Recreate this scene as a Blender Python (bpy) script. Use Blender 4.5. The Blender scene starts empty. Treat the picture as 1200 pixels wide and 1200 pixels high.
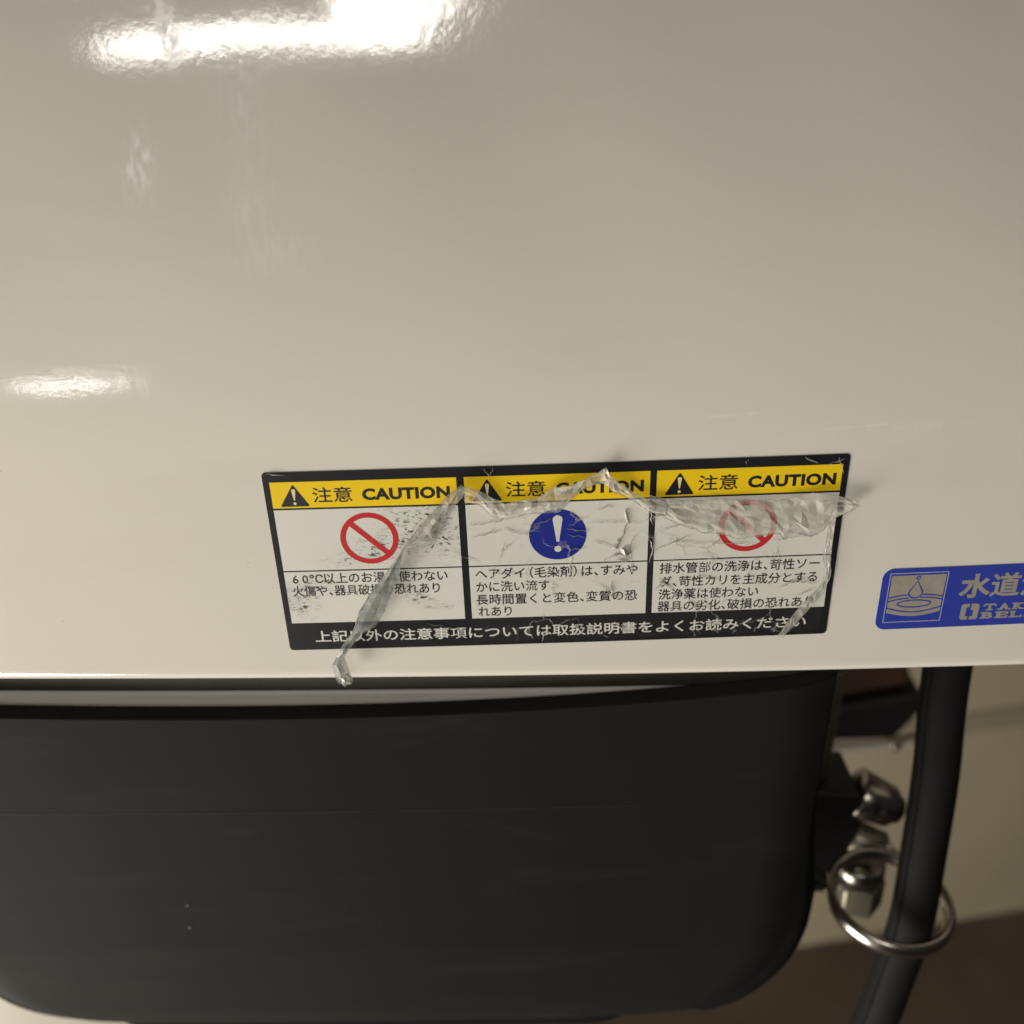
import bpy, bmesh, math, random
import numpy as np
from mathutils import Vector, Matrix, noise as mnoise

random.seed(7)
SC = bpy.context.scene
COL = SC.collection
R = math.radians
MM = 0.001

# ------------------------------------------------------------------ camera
CAM_D, CAM_Z = 0.199, 0.151
PITCH, ROLL = R(27.7), R(0.8)
cd = bpy.data.cameras.new("camera")
cd.sensor_width = 36.0
cd.lens = 36.0 * 1152 / 1200
cd.clip_start, cd.clip_end = 0.005, 60.0
cd.dof.use_dof = True
cd.dof.focus_distance = 0.228
cd.dof.aperture_fstop = 9.5
cd.dof.aperture_blades = 0
cam = bpy.data.objects.new("camera", cd)
COL.objects.link(cam)
cam.location = (0, -CAM_D, CAM_Z)
fw = Vector((0, math.cos(PITCH), -math.sin(PITCH)))
up = Vector((0, math.sin(PITCH), math.cos(PITCH)))
rt = Vector((1, 0, 0))
rt2 = math.cos(ROLL) * rt - math.sin(ROLL) * up
up2 = math.sin(ROLL) * rt + math.cos(ROLL) * up
cam.rotation_euler = Matrix((rt2, up2, -fw)).transposed().to_euler()
SC.camera = cam

# ------------------------------------------------------------------ light
W = bpy.data.worlds.new("World")
SC.world = W
W.use_nodes = True
bg = W.node_tree.nodes["Background"]
bg.inputs[0].default_value = (0.60, 0.56, 0.50, 1)
bg.inputs[1].default_value = 0.055


def area_lamp(name, loc, target, sx, sy, watts, col, roll=0.0):
    ld = bpy.data.lights.new(name, 'AREA')
    ld.shape = 'RECTANGLE'
    ld.size, ld.size_y = sx, sy
    ld.energy, ld.color = watts, col
    o = bpy.data.objects.new(name, ld)
    COL.objects.link(o)
    o.location = loc
    d = Vector(target) - Vector(loc)
    q = d.to_track_quat('-Z', 'Y')
    o.rotation_euler = (q.to_matrix() @ Matrix.Rotation(roll, 3, 'Z')).to_euler()
    return o


area_lamp("upper_lamp", (-0.585, -2.0, 1.415), (-0.585, 0, 1.415), 0.90, 0.150, 9.8, (1.0, 0.95, 0.88), R(3))  # ceiling lamp mirrored across the top of the glaze
area_lamp("upper_lamp", (-0.25, -2.0, 1.61), (-0.25, 0, 1.61), 0.28, 0.19, 4.4, (1.0, 0.95, 0.88), R(3))  # next ceiling lamp, mirrored at the right end of that band
area_lamp("upper_lamp", (-1.21, -1.75, 1.83), (0, 0, 0.1), 0.36, 0.28, 2.6, (1.0, 0.95, 0.88), 0)  # added fill from upper left, for downward film shadows and sparkle
area_lamp("tube_lamp", (-1.055, -1.9, -0.368), (-1.055, 0, -0.368), 0.235, 0.018, 0.60, (1.0, 0.97, 0.92), R(4))
area_lamp("bounce_fill", (-1.00, -0.53, -0.82), (0, 0, 0.02), 0.76, 0.76, 32.5, (1.0, 0.945, 0.84), 0)  # added fill standing in for floor bounce, not an actual lamp

vs = SC.view_settings
vs.view_transform = 'Standard'
vs.look = 'None'
vs.exposure = 0.0
vs.gamma = 1.0
vs.use_curve_mapping = False


# ------------------------------------------------------------------ node helpers
def new_mat(name):
    m = bpy.data.materials.new(name)
    m.use_nodes = True
    nt = m.node_tree
    p = nt.nodes["Principled BSDF"]
    return m, nt, p


def N(nt, kind, **kw):
    n = nt.nodes.new(kind)
    for k, v in kw.items():
        if k.startswith("i_"):
            n.inputs[k[2:].replace("_", " ")].default_value = v
        else:
            setattr(n, k, v)
    return n


def math_n(nt, op, a, b=None, c=None, clamp=False):
    n = nt.nodes.new("ShaderNodeMath")
    n.operation = op
    n.use_clamp = clamp
    for i, v in enumerate((a, b, c)):
        if v is None:
            continue
        if isinstance(v, (int, float)):
            n.inputs[i].default_value = v
        else:
            nt.links.new(v, n.inputs[i])
    return n.outputs[0]


def mix_col(nt, fac, a, b):
    n = nt.nodes.new("ShaderNodeMix")
    n.data_type = 'RGBA'
    for sock, v in ((n.inputs[0], fac), (n.inputs[6], a), (n.inputs[7], b)):
        if isinstance(v, (int, float)):
            sock.default_value = v
        elif isinstance(v, tuple):
            sock.default_value = (*v, 1) if len(v) == 3 else v
        else:
            nt.links.new(v, sock)
    return n.outputs[2]


def noise_n(nt, vec, scale, detail=4, rough=0.55, dist=0.0):
    n = nt.nodes.new("ShaderNodeTexNoise")
    n.inputs["Scale"].default_value = scale
    n.inputs["Detail"].default_value = detail
    n.inputs["Roughness"].default_value = rough
    n.inputs["Distortion"].default_value = dist
    nt.links.new(vec, n.inputs["Vector"])
    return n.outputs["Fac"]


def geo_pos(nt):
    return nt.nodes.new("ShaderNodeNewGeometry").outputs["Position"]


def mapping(nt, vec, scale=(1, 1, 1), loc=(0, 0, 0), rot=(0, 0, 0)):
    n = nt.nodes.new("ShaderNodeMapping")
    n.inputs["Scale"].default_value = scale
    n.inputs["Location"].default_value = loc
    n.inputs["Rotation"].default_value = rot
    nt.links.new(vec, n.inputs["Vector"])
    return n.outputs[0]


def smooth(nt, v, lo, hi):
    n = nt.nodes.new("ShaderNodeMapRange")
    n.interpolation_type = 'SMOOTHSTEP'
    n.inputs[1].default_value = lo
    n.inputs[2].default_value = hi
    nt.links.new(v, n.inputs[0])
    return n.outputs[0]


def blob(nt, pos, cx, cz, rx, rz, tilt=0.0):
    """soft elliptic mask round a world point on the basin front (metres)"""
    sep = nt.nodes.new("ShaderNodeSeparateXYZ")
    nt.links.new(pos, sep.inputs[0])
    dx = math_n(nt, 'SUBTRACT', sep.outputs[0], cx)
    dz = math_n(nt, 'SUBTRACT', sep.outputs[2], cz)
    c, s = math.cos(tilt), math.sin(tilt)
    a = math_n(nt, 'ADD', math_n(nt, 'MULTIPLY', dx, c / rx), math_n(nt, 'MULTIPLY', dz, s / rx))
    b = math_n(nt, 'ADD', math_n(nt, 'MULTIPLY', dx, -s / rz), math_n(nt, 'MULTIPLY', dz, c / rz))
    r2 = math_n(nt, 'ADD', math_n(nt, 'MULTIPLY', a, a), math_n(nt, 'MULTIPLY', b, b))
    return math_n(nt, 'POWER', 2.718, math_n(nt, 'MULTIPLY', r2, -1.0))


def addmany(nt, L):
    r = L[0]
    for x in L[1:]:
        r = math_n(nt, 'ADD', r, x)
    return r


def bump(nt, p, h, dist, strength=1.0, prev=None):
    b = nt.nodes.new("ShaderNodeBump")
    b.inputs["Strength"].default_value = strength
    b.inputs["Distance"].default_value = dist
    nt.links.new(h, b.inputs["Height"])
    if prev is not None:
        nt.links.new(prev, b.inputs["Normal"])
    nt.links.new(b.outputs[0], p.inputs["Normal"])
    return b.outputs[0]


def simple(name, col, rough=0.5, metal=0.0, spec=0.5, grain=0.0, gscale=400, bmp=0.0):
    m, nt, p = new_mat(name)
    p.inputs["Base Color"].default_value = (*col, 1)
    p.inputs["Roughness"].default_value = rough
    p.inputs["Metallic"].default_value = metal
    p.inputs["Specular IOR Level"].default_value = spec
    pos = geo_pos(nt)
    n = noise_n(nt, pos, gscale, 5, 0.6)
    if grain:
        lo = tuple(c * (1 - grain) for c in col)
        hi = tuple(min(1, c * (1 + grain)) for c in col)
        nt.links.new(mix_col(nt, n, lo, hi), p.inputs["Base Color"])
    if bmp:
        bump(nt, p, n, bmp)
    return m


# ------------------------------------------------------------------ materials
def porcelain_material():
    m, nt, p = new_mat("glazed_porcelain")
    pos = geo_pos(nt)
    base = mix_col(nt, noise_n(nt, pos, 14, 3), (0.742, 0.703, 0.628), (0.772, 0.733, 0.660))
    # pin-prick specks in the glaze
    v = N(nt, "ShaderNodeTexVoronoi")
    v.inputs["Scale"].default_value = 210
    nt.links.new(pos, v.inputs["Vector"])
    vc = nt.nodes.new("ShaderNodeSeparateColor")
    nt.links.new(v.outputs["Color"], vc.inputs[0])
    speck = math_n(nt, 'MULTIPLY', math_n(nt, 'LESS_THAN', v.outputs["Distance"], 0.05),
                   math_n(nt, 'GREATER_THAN', vc.outputs[0], 0.93))
    base = mix_col(nt, math_n(nt, 'MULTIPLY', speck, 0.45), base, (0.36, 0.31, 0.24))
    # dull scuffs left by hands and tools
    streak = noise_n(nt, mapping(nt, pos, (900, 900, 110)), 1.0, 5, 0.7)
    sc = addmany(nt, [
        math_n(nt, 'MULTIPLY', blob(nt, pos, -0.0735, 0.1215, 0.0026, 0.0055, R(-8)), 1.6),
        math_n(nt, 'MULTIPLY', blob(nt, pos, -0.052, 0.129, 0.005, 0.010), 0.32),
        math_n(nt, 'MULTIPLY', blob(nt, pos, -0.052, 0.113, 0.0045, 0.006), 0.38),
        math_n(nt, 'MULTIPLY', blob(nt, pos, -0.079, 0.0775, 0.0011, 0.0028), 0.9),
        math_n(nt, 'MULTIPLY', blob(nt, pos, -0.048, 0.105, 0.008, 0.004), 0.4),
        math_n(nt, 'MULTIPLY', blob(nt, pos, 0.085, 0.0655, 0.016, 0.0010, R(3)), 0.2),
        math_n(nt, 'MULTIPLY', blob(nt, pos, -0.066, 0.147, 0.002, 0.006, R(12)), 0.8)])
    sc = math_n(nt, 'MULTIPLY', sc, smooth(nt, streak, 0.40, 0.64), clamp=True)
    # hair scratches, their bright glints painted on as pale colour
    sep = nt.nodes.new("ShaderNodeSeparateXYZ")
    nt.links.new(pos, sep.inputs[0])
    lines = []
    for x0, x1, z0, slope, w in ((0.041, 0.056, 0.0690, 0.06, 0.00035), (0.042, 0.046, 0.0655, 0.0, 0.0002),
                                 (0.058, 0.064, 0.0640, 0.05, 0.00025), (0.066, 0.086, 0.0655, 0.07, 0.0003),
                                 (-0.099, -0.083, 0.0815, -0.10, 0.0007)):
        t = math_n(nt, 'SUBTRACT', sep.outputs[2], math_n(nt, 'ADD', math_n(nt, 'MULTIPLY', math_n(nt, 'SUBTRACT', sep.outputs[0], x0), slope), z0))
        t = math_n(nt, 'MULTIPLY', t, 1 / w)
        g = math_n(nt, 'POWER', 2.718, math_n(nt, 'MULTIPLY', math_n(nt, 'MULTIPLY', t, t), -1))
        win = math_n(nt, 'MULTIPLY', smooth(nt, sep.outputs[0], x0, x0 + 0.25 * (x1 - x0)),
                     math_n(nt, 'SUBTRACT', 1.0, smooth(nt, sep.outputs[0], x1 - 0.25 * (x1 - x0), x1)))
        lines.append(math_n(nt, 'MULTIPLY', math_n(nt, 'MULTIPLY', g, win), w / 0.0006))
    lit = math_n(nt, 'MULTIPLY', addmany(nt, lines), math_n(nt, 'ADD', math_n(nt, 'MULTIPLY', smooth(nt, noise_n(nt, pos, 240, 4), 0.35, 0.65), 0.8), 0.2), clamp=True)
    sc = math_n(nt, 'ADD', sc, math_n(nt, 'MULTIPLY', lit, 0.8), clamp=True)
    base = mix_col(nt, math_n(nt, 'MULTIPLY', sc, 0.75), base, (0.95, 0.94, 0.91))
    # wiped water marks: broad, barely darker smears along the face
    wipe = noise_n(nt, mapping(nt, pos, (9, 9, 42), rot=(0, R(-4), 0)), 1.0, 5, 0.62, 0.4)
    base = mix_col(nt, math_n(nt, 'MULTIPLY', smooth(nt, wipe, 0.50, 0.74), 0.16), base, (0.60, 0.555, 0.47))
    nt.links.new(base, p.inputs["Base Color"])
    rgh = math_n(nt, 'ADD', math_n(nt, 'MULTIPLY', noise_n(nt, pos, 60, 3), 0.05), 0.055)
    rgh = math_n(nt, 'ADD', rgh, math_n(nt, 'MULTIPLY', sc, 0.35), clamp=True)
    nt.links.new(rgh, p.inputs["Roughness"])
    p.inputs["IOR"].default_value = 1.6
    # orange-peel of the glaze
    h = math_n(nt, 'ADD', math_n(nt, 'MULTIPLY', noise_n(nt, pos, 620, 3, 0.6), 1.0),
               math_n(nt, 'MULTIPLY', noise_n(nt, pos, 110, 2, 0.5), 1.1))
    bump(nt, p, h, 0.000019)
    return m


M = {}
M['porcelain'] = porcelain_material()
M['black_print'] = simple("black_print", (0.016, 0.017, 0.019), 0.32, grain=0.25, gscale=300, bmp=0.00002)
M['yellow_print'] = simple("yellow_print", (0.93, 0.64, 0.014), 0.33, grain=0.05, gscale=250, bmp=0.00002)
M['red_print'] = simple("red_print", (0.56, 0.028, 0.035), 0.35, grain=0.06)
M['blue_print'] = simple("blue_print", (0.012, 0.024, 0.27), 0.33, grain=0.08)
M['white_print'] = simple("white_print", (0.72, 0.71, 0.65), 0.4, grain=0.04)
M['cream_print'] = simple("cream_print", (0.80, 0.70, 0.36), 0.4, grain=0.04)
M['ink'] = simple("ink", (0.016, 0.016, 0.018), 0.4)
M['royal_blue'] = simple("royal_blue_print", (0.034, 0.056, 0.38), 0.36, grain=0.08, gscale=500, bmp=0.00002)
M['foil'] = simple("silver_foil", (0.50, 0.46, 0.385), 0.36, metal=0.35, grain=0.25, gscale=420, bmp=0.00006)
M['pale_line'] = simple("pale_line", (0.42, 0.42, 0.52), 0.4)


def grimy_white(name, blobs, amount):
    """white sticker stock with smeared black grime in patches"""
    m, nt, p = new_mat(name)
    pos = geo_pos(nt)
    base = mix_col(nt, noise_n(nt, pos, 120, 4), (0.715, 0.705, 0.645), (0.75, 0.74, 0.685))
    fine = noise_n(nt, mapping(nt, pos, (1, 1, 2.2), rot=(0, R(-18), 0)), 620, 6, 0.68, 0.9)
    broad = noise_n(nt, mapping(nt, pos, (1, 1, 2.6), rot=(0, R(-14), 0)), 260, 4, 0.6)
    msk = addmany(nt, [math_n(nt, 'MULTIPLY', blob(nt, pos, x, z, rx, rz, t), a) for x, z, rx, rz, t, a in blobs])
    dirt = math_n(nt, 'MULTIPLY', msk, math_n(nt, 'MULTIPLY', smooth(nt, fine, 0.51, 0.62), smooth(nt, broad, 0.36, 0.55)))
    soft = math_n(nt, 'MULTIPLY', msk, 0.16)
    dirt = math_n(nt, 'MULTIPLY', math_n(nt, 'ADD', dirt, math_n(nt, 'MULTIPLY', soft, broad)), amount, clamp=True)
    nt.links.new(mix_col(nt, dirt, base, (0.05, 0.055, 0.055)), p.inputs["Base Color"])
    p.inputs["Roughness"].default_value = 0.33
    bump(nt, p, fine, 0.00003)
    return m


M['grimy_white'] = grimy_white("grimy_white_print", [
    (-0.0190, 0.0430, 0.0080, 0.0062, R(-30), 1.7),
    (-0.0290, 0.0385, 0.0075, 0.0032, R(12), 1.2),
    (-0.0365, 0.0345, 0.0060, 0.0013, R(5), 1.1),
    (-0.0480, 0.0270, 0.0055, 0.0024, R(20), 1.2),
    (-0.0510, 0.0225, 0.0040, 0.0030, R(-60), 1.3),
    (-0.0225, 0.0240, 0.0040, 0.0018, R(-35), 1.3),
    (-0.0165, 0.0215, 0.0030, 0.0010, 0, 0.5)], 0.95)
M['creased_white'] = grimy_white("creased_white_print", [
    (0.0230, 0.0290, 0.0040, 0.0040, R(-40), 0.35),
    (0.0490, 0.0240, 0.0060, 0.0040, R(20), 0.22),
    (0.0570, 0.0400, 0.0020, 0.0020, 0, 0.6)], 0.7)

def panel_material():
    m, nt, p = new_mat("black_moulded_plastic")
    pos = geo_pos(nt)
    base = mix_col(nt, noise_n(nt, pos, 22, 5, 0.6), (0.0095, 0.0094, 0.0085), (0.0140, 0.0138, 0.0122))
    base = mix_col(nt, math_n(nt, 'MULTIPLY', noise_n(nt, pos, 2600, 2), 0.35), base, (0.020, 0.0195, 0.018))
    # wiped dust: faint level smears
    wipe = smooth(nt, noise_n(nt, mapping(nt, pos, (14, 14, 70), rot=(0, R(3), 0)), 1.0, 6, 0.65, 0.5), 0.52, 0.72)
    base = mix_col(nt, math_n(nt, 'MULTIPLY', wipe, 0.22), base, (0.034, 0.032, 0.027))
    v = N(nt, "ShaderNodeTexVoronoi")
    v.inputs["Scale"].default_value = 170
    nt.links.new(pos, v.inputs["Vector"])
    vc = nt.nodes.new("ShaderNodeSeparateColor")
    nt.links.new(v.outputs["Color"], vc.inputs[0])
    dust = math_n(nt, 'MULTIPLY', math_n(nt, 'LESS_THAN', v.outputs["Distance"], 0.045), math_n(nt, 'GREATER_THAN', vc.outputs[0], 0.90))
    base = mix_col(nt, math_n(nt, 'MULTIPLY', dust, 0.5), base, (0.07, 0.07, 0.065))
    nt.links.new(base, p.inputs["Base Color"])
    p.inputs["Roughness"].default_value = 0.7
    p.inputs["Specular IOR Level"].default_value = 0.06
    bump(nt, p, noise_n(nt, pos, 1800, 3), 0.00003)
    return m


M['black_panel'] = panel_material()
M['black_rim'] = simple("black_soft_rim", (0.0105, 0.0107, 0.0110), 0.8, spec=0.02, grain=0.15)
M['gap_shade'] = simple('gap_shade_dark', (0.060, 0.055, 0.046), 0.6, spec=0.3, grain=0.2, gscale=120)
M['pedestal'] = simple('cream_ceramic', (0.80, 0.76, 0.68), 0.35, grain=0.04, gscale=40)
M['base'] = simple('beige_laminate', (0.36, 0.32, 0.245), 0.5, grain=0.08, gscale=60)
M['hose'] = simple("black_hose_rubber", (0.011, 0.011, 0.0105), 0.7, spec=0.10, grain=0.2, gscale=60)
M['black_block'] = simple("black_block_plastic", (0.008, 0.008, 0.009), 0.4, grain=0.2)
M['chrome'] = simple("worn_chrome", (0.44, 0.41, 0.36), 0.24, metal=1.0, grain=0.12, gscale=90)
M['dark_chrome'] = simple('dark_chrome', (0.30, 0.28, 0.25), 0.24, metal=1.0, grain=0.2, gscale=90)
M['satin'] = simple('satin_steel', (0.70, 0.65, 0.56), 0.38, metal=0.2, grain=0.1)
M['brass'] = simple("dull_nickel", (0.20, 0.185, 0.14), 0.42, metal=0.8, grain=0.15, gscale=120)
M['black_leather'] = simple("black_vinyl", (0.010, 0.010, 0.011), 0.5, grain=0.3, gscale=200, bmp=0.0002)
M['brown_leather'] = simple("brown_vinyl", (0.075, 0.040, 0.027), 0.5, grain=0.25, gscale=80, bmp=0.0002)


def room_mat(name, col, var, sc):
    m, nt, p = new_mat(name)
    pos = geo_pos(nt)
    n = noise_n(nt, pos, sc, 5, 0.6)
    lo = tuple(c * (1 - var) for c in col)
    hi = tuple(c * (1 + var) for c in col)
    nt.links.new(mix_col(nt, n, lo, hi), p.inputs["Base Color"])
    p.inputs["Roughness"].default_value = 0.6
    bump(nt, p, noise_n(nt, pos, sc * 20, 3), 0.0006)
    return m


M['wall'] = room_mat("beige_wall_paint", (0.43, 0.37, 0.265), 0.16, 6)
M['floor'] = room_mat("dark_brown_floor", (0.120, 0.088, 0.066), 0.45, 6)


def film_material(name, lo, hi, f0, f1):
    m, nt, p = new_mat(name)
    out = nt.nodes["Material Output"]
    pos = geo_pos(nt)
    n1 = noise_n(nt, pos, 190, 3, 0.5)
    dirt = math_n(nt, 'MULTIPLY', smooth(nt, noise_n(nt, pos, 1500, 4, 0.7), 0.60, 0.68),
                  smooth(nt, noise_n(nt, pos, 150, 2), 0.50, 0.60))
    col = mix_col(nt, smooth(nt, n1, 0.3, 0.7), lo, hi)
    nt.links.new(mix_col(nt, dirt, col, (0.03, 0.035, 0.035)), p.inputs["Base Color"])
    p.inputs["Roughness"].default_value = 0.24
    p.inputs["Specular IOR Level"].default_value = 0.7
    wr = N(nt, "ShaderNodeTexVoronoi", feature='DISTANCE_TO_EDGE')
    wr.inputs["Scale"].default_value = 330
    nt.links.new(pos, wr.inputs["Vector"])
    fold = math_n(nt, 'SUBTRACT', 1.0, smooth(nt, wr.outputs["Distance"], 0.0, 0.12))
    bump(nt, p, math_n(nt, 'ADD', math_n(nt, 'MULTIPLY', fold, 0.22), noise_n(nt, pos, 420, 4, 0.6, 0.6)), 0.00007)
    tr = nt.nodes.new("ShaderNodeBsdfTransparent")
    tr.inputs[0].default_value = (0.95, 0.95, 0.93, 1)
    ms = nt.nodes.new("ShaderNodeMixShader")
    f = math_n(nt, 'ADD', math_n(nt, 'MULTIPLY', smooth(nt, n1, 0.34, 0.66), f1 - f0), f0)
    f = math_n(nt, 'ADD', f, math_n(nt, 'MULTIPLY', dirt, 0.5), clamp=True)
    nt.links.new(f, ms.inputs[0])
    nt.links.new(tr.outputs[0], ms.inputs[1])
    nt.links.new(p.outputs[0], ms.inputs[2])
    nt.links.new(ms.outputs[0], out.inputs["Surface"])
    return m


def clear_sheet_material():
    """the part of the film still lying flat: clear, with creases that glint"""
    m, nt, p = new_mat("clear_film_sheet")
    out = nt.nodes["Material Output"]
    pos = geo_pos(nt)
    v = N(nt, "ShaderNodeTexVoronoi", feature='DISTANCE_TO_EDGE')
    v.inputs["Scale"].default_value = 95
    wob = N(nt, "ShaderNodeTexNoise")
    wob.inputs["Scale"].default_value = 130
    wob.inputs["Detail"].default_value = 4
    nt.links.new(pos, wob.inputs["Vector"])
    vm = nt.nodes.new("ShaderNodeVectorMath")
    vm.operation = 'MULTIPLY_ADD'
    nt.links.new(wob.outputs["Color"], vm.inputs[0])
    vm.inputs[1].default_value = (0.012, 0.012, 0.012)
    nt.links.new(pos, vm.inputs[2])
    nt.links.new(vm.outputs[0], v.inputs["Vector"])
    thin = noise_n(nt, pos, 75, 3)
    crease = math_n(nt, 'MULTIPLY', math_n(nt, 'SUBTRACT', 1.0, smooth(nt, v.outputs["Distance"], 0.0, 0.035)),
                    smooth(nt, thin, 0.46, 0.62))
    p.inputs["Base Color"].default_value = (0.62, 0.61, 0.57, 1)
    p.inputs["Roughness"].default_value = 0.12
    bump(nt, p, math_n(nt, 'ADD', math_n(nt, 'MULTIPLY', crease, 1.0), math_n(nt, 'MULTIPLY', noise_n(nt, pos, 300, 4), 0.8)), 0.00025)
    tr = nt.nodes.new("ShaderNodeBsdfTransparent")
    tr.inputs[0].default_value = (0.985, 0.985, 0.98, 1)
    ms = nt.nodes.new("ShaderNodeMixShader")
    f = math_n(nt, 'ADD', math_n(nt, 'MULTIPLY', crease, 0.40), 0.012)
    nt.links.new(f, ms.inputs[0])
    nt.links.new(tr.outputs[0], ms.inputs[1])
    nt.links.new(p.outputs[0], ms.inputs[2])
    nt.links.new(ms.outputs[0], out.inputs["Surface"])
    return m


M['film'] = film_material('torn_clear_film', (0.50, 0.49, 0.435), (0.70, 0.685, 0.61), 0.42, 0.64)
M['grey_film'] = film_material('greyed_film', (0.22, 0.235, 0.23), (0.44, 0.445, 0.42), 0.66, 0.86)
M['crease'] = film_material('crease_film', (0.34, 0.335, 0.31), (0.56, 0.55, 0.50), 0.45, 0.75)
M['clear_sheet'] = clear_sheet_material()


# ------------------------------------------------------------------ object helpers
def tag(o, label=None, cat=None, group=None, kind=None):
    if label: o['label'] = label
    if cat: o['category'] = cat
    if group: o['group'] = group
    if kind: o['kind'] = kind
    return o


def thing(name, label, cat, loc=(0, 0, 0), group=None):
    o = bpy.data.objects.new(name, None)
    COL.objects.link(o)
    o.location = loc
    o.empty_display_size = 0.01
    return tag(o, label, cat, group)


def root_loc(parent):
    v = Vector((0, 0, 0))
    while parent is not None:
        v += parent.location
        parent = parent.parent
    return v


def build(name, verts, faces, mat, parent=None, smooth_shade=False, label=None):
    """verts are world metres; the object keeps them relative to its parent's place"""
    off = root_loc(parent)
    me = bpy.data.meshes.new(name)
    me.from_pydata([(v[0] - off.x, v[1] - off.y, v[2] - off.z) for v in verts], [], faces)
    me.materials.append(mat)
    if smooth_shade:
        me.shade_smooth()
    me.update()
    o = bpy.data.objects.new(name, me)
    COL.objects.link(o)
    if parent is not None:
        o.parent = parent
    if label:
        o['label'] = label
    return o


def tube_geo(path, rad, n=14, caps=True):
    """rad: float or list; path: list of Vectors"""
    V, Fc = [], []
    path = [Vector(p) for p in path]
    prev = None
    for i, p in enumerate(path):
        t = (path[min(i + 1, len(path) - 1)] - path[max(i - 1, 0)]).normalized()
        if prev is None:
            a = t.orthogonal().normalized()
        else:
            a = (prev - t * prev.dot(t)).normalized()
        prev = a
        b = t.cross(a)
        r = rad[i] if isinstance(rad, (list, tuple)) else rad
        for k in range(n):
            w = 2 * math.pi * k / n
            V.append(p + a * (r * math.cos(w)) + b * (r * math.sin(w)))
    for i in range(len(path) - 1):
        for k in range(n):
            k2 = (k + 1) % n
            Fc.append((i * n + k, i * n + k2, (i + 1) * n + k2, (i + 1) * n + k))
    if caps:
        Fc.append(tuple(range(n - 1, -1, -1)))
        Fc.append(tuple((len(path) - 1) * n + k for k in range(n)))
    return V, Fc


def torus_geo(c, R1, r, nrm=(0, 0, 1), n=64, m=14, squash=1.0):
    V, Fc = [], []
    z = Vector(nrm).normalized()
    a = z.orthogonal().normalized()
    b = z.cross(a)
    c = Vector(c)
    for i in range(n):
        w = 2 * math.pi * i / n
        d = a * math.cos(w) + b * math.sin(w)
        for k in range(m):
            u = 2 * math.pi * k / m
            V.append(c + d * (R1 + r * math.cos(u)) + z * (r * squash * math.sin(u)))
    for i in range(n):
        for k in range(m):
            i2, k2 = (i + 1) % n, (k + 1) % m
            Fc.append((i * m + k, i2 * m + k, i2 * m + k2, i * m + k2))
    return V, Fc


def bevel_mesh(o, width, seg=3):
    bm = bmesh.new()
    bm.from_mesh(o.data)
    bmesh.ops.bevel(bm, geom=bm.edges[:], offset=width, segments=seg, profile=0.6, affect='EDGES')
    bmesh.ops.recalc_face_normals(bm, faces=bm.faces[:])
    bm.to_mesh(o.data)
    bm.free()
    o.data.shade_smooth()


def prism_geo(poly, y0, y1):
    """poly: list of (x,z); extruded from y0 to y1"""
    n = len(poly)
    V = [(x, y0, z) for x, z in poly] + [(x, y1, z) for x, z in poly]
    Fc = [tuple(range(n)), tuple(range(2 * n - 1, n - 1, -1))]
    for i in range(n):
        j = (i + 1) % n
        Fc.append((i, i + n, j + n, j))
    return V, Fc


# ------------------------------------------------------------------ the setting
def sheet(name, x0, x1, y0, y1, z, mat):
    o = build(name, [(x0, y0, z), (x1, y0, z), (x1, y1, z), (x0, y1, z)], [(0, 1, 2, 3)], mat)
    o['kind'] = 'structure'
    return o


FLOOR_Z = -1.12
sheet('floor', -4, 4, -5, 1.8, FLOOR_Z, M['floor'])


def wall_y(x): return 0.818 + 0.17 * (x - 0.51)


wl = build('wall', [(-0.45, wall_y(-0.45), FLOOR_Z - .02), (2.6, wall_y(2.6), FLOOR_Z - .02), (2.6, wall_y(2.6), 0.9), (-0.45, wall_y(-0.45), 0.9),
                    (-0.48, wall_y(-0.45) + 0.1, FLOOR_Z - .02), (2.57, wall_y(2.6) + 0.1, FLOOR_Z - .02), (2.57, wall_y(2.6) + 0.1, 0.9), (-0.48, wall_y(-0.45) + 0.1, 0.9)],
           [(0, 1, 2, 3), (5, 4, 7, 6), (3, 2, 6, 7), (0, 3, 7, 4), (1, 5, 6, 2)], M['wall'])
wl['kind'] = 'structure'

# ------------------------------------------------------------------ basin
LEAN_Z, LEAN_A = 0.062, 1.85


def S(x, z):
    """depth (y) of the basin's front face"""
    y = 0.10 * x * x
    t = max(0.0, z - LEAN_Z)
    y += LEAN_A * t * t
    # slow waviness of the casting
    if z > 0.07:
        k = min(1.0, (z - 0.07) / 0.05)
        y += k * 0.00016 * math.sin(x * 52 + 1.1) + k * 0.00008 * math.sin(x * 108 + z * 60)
    return y


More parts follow.
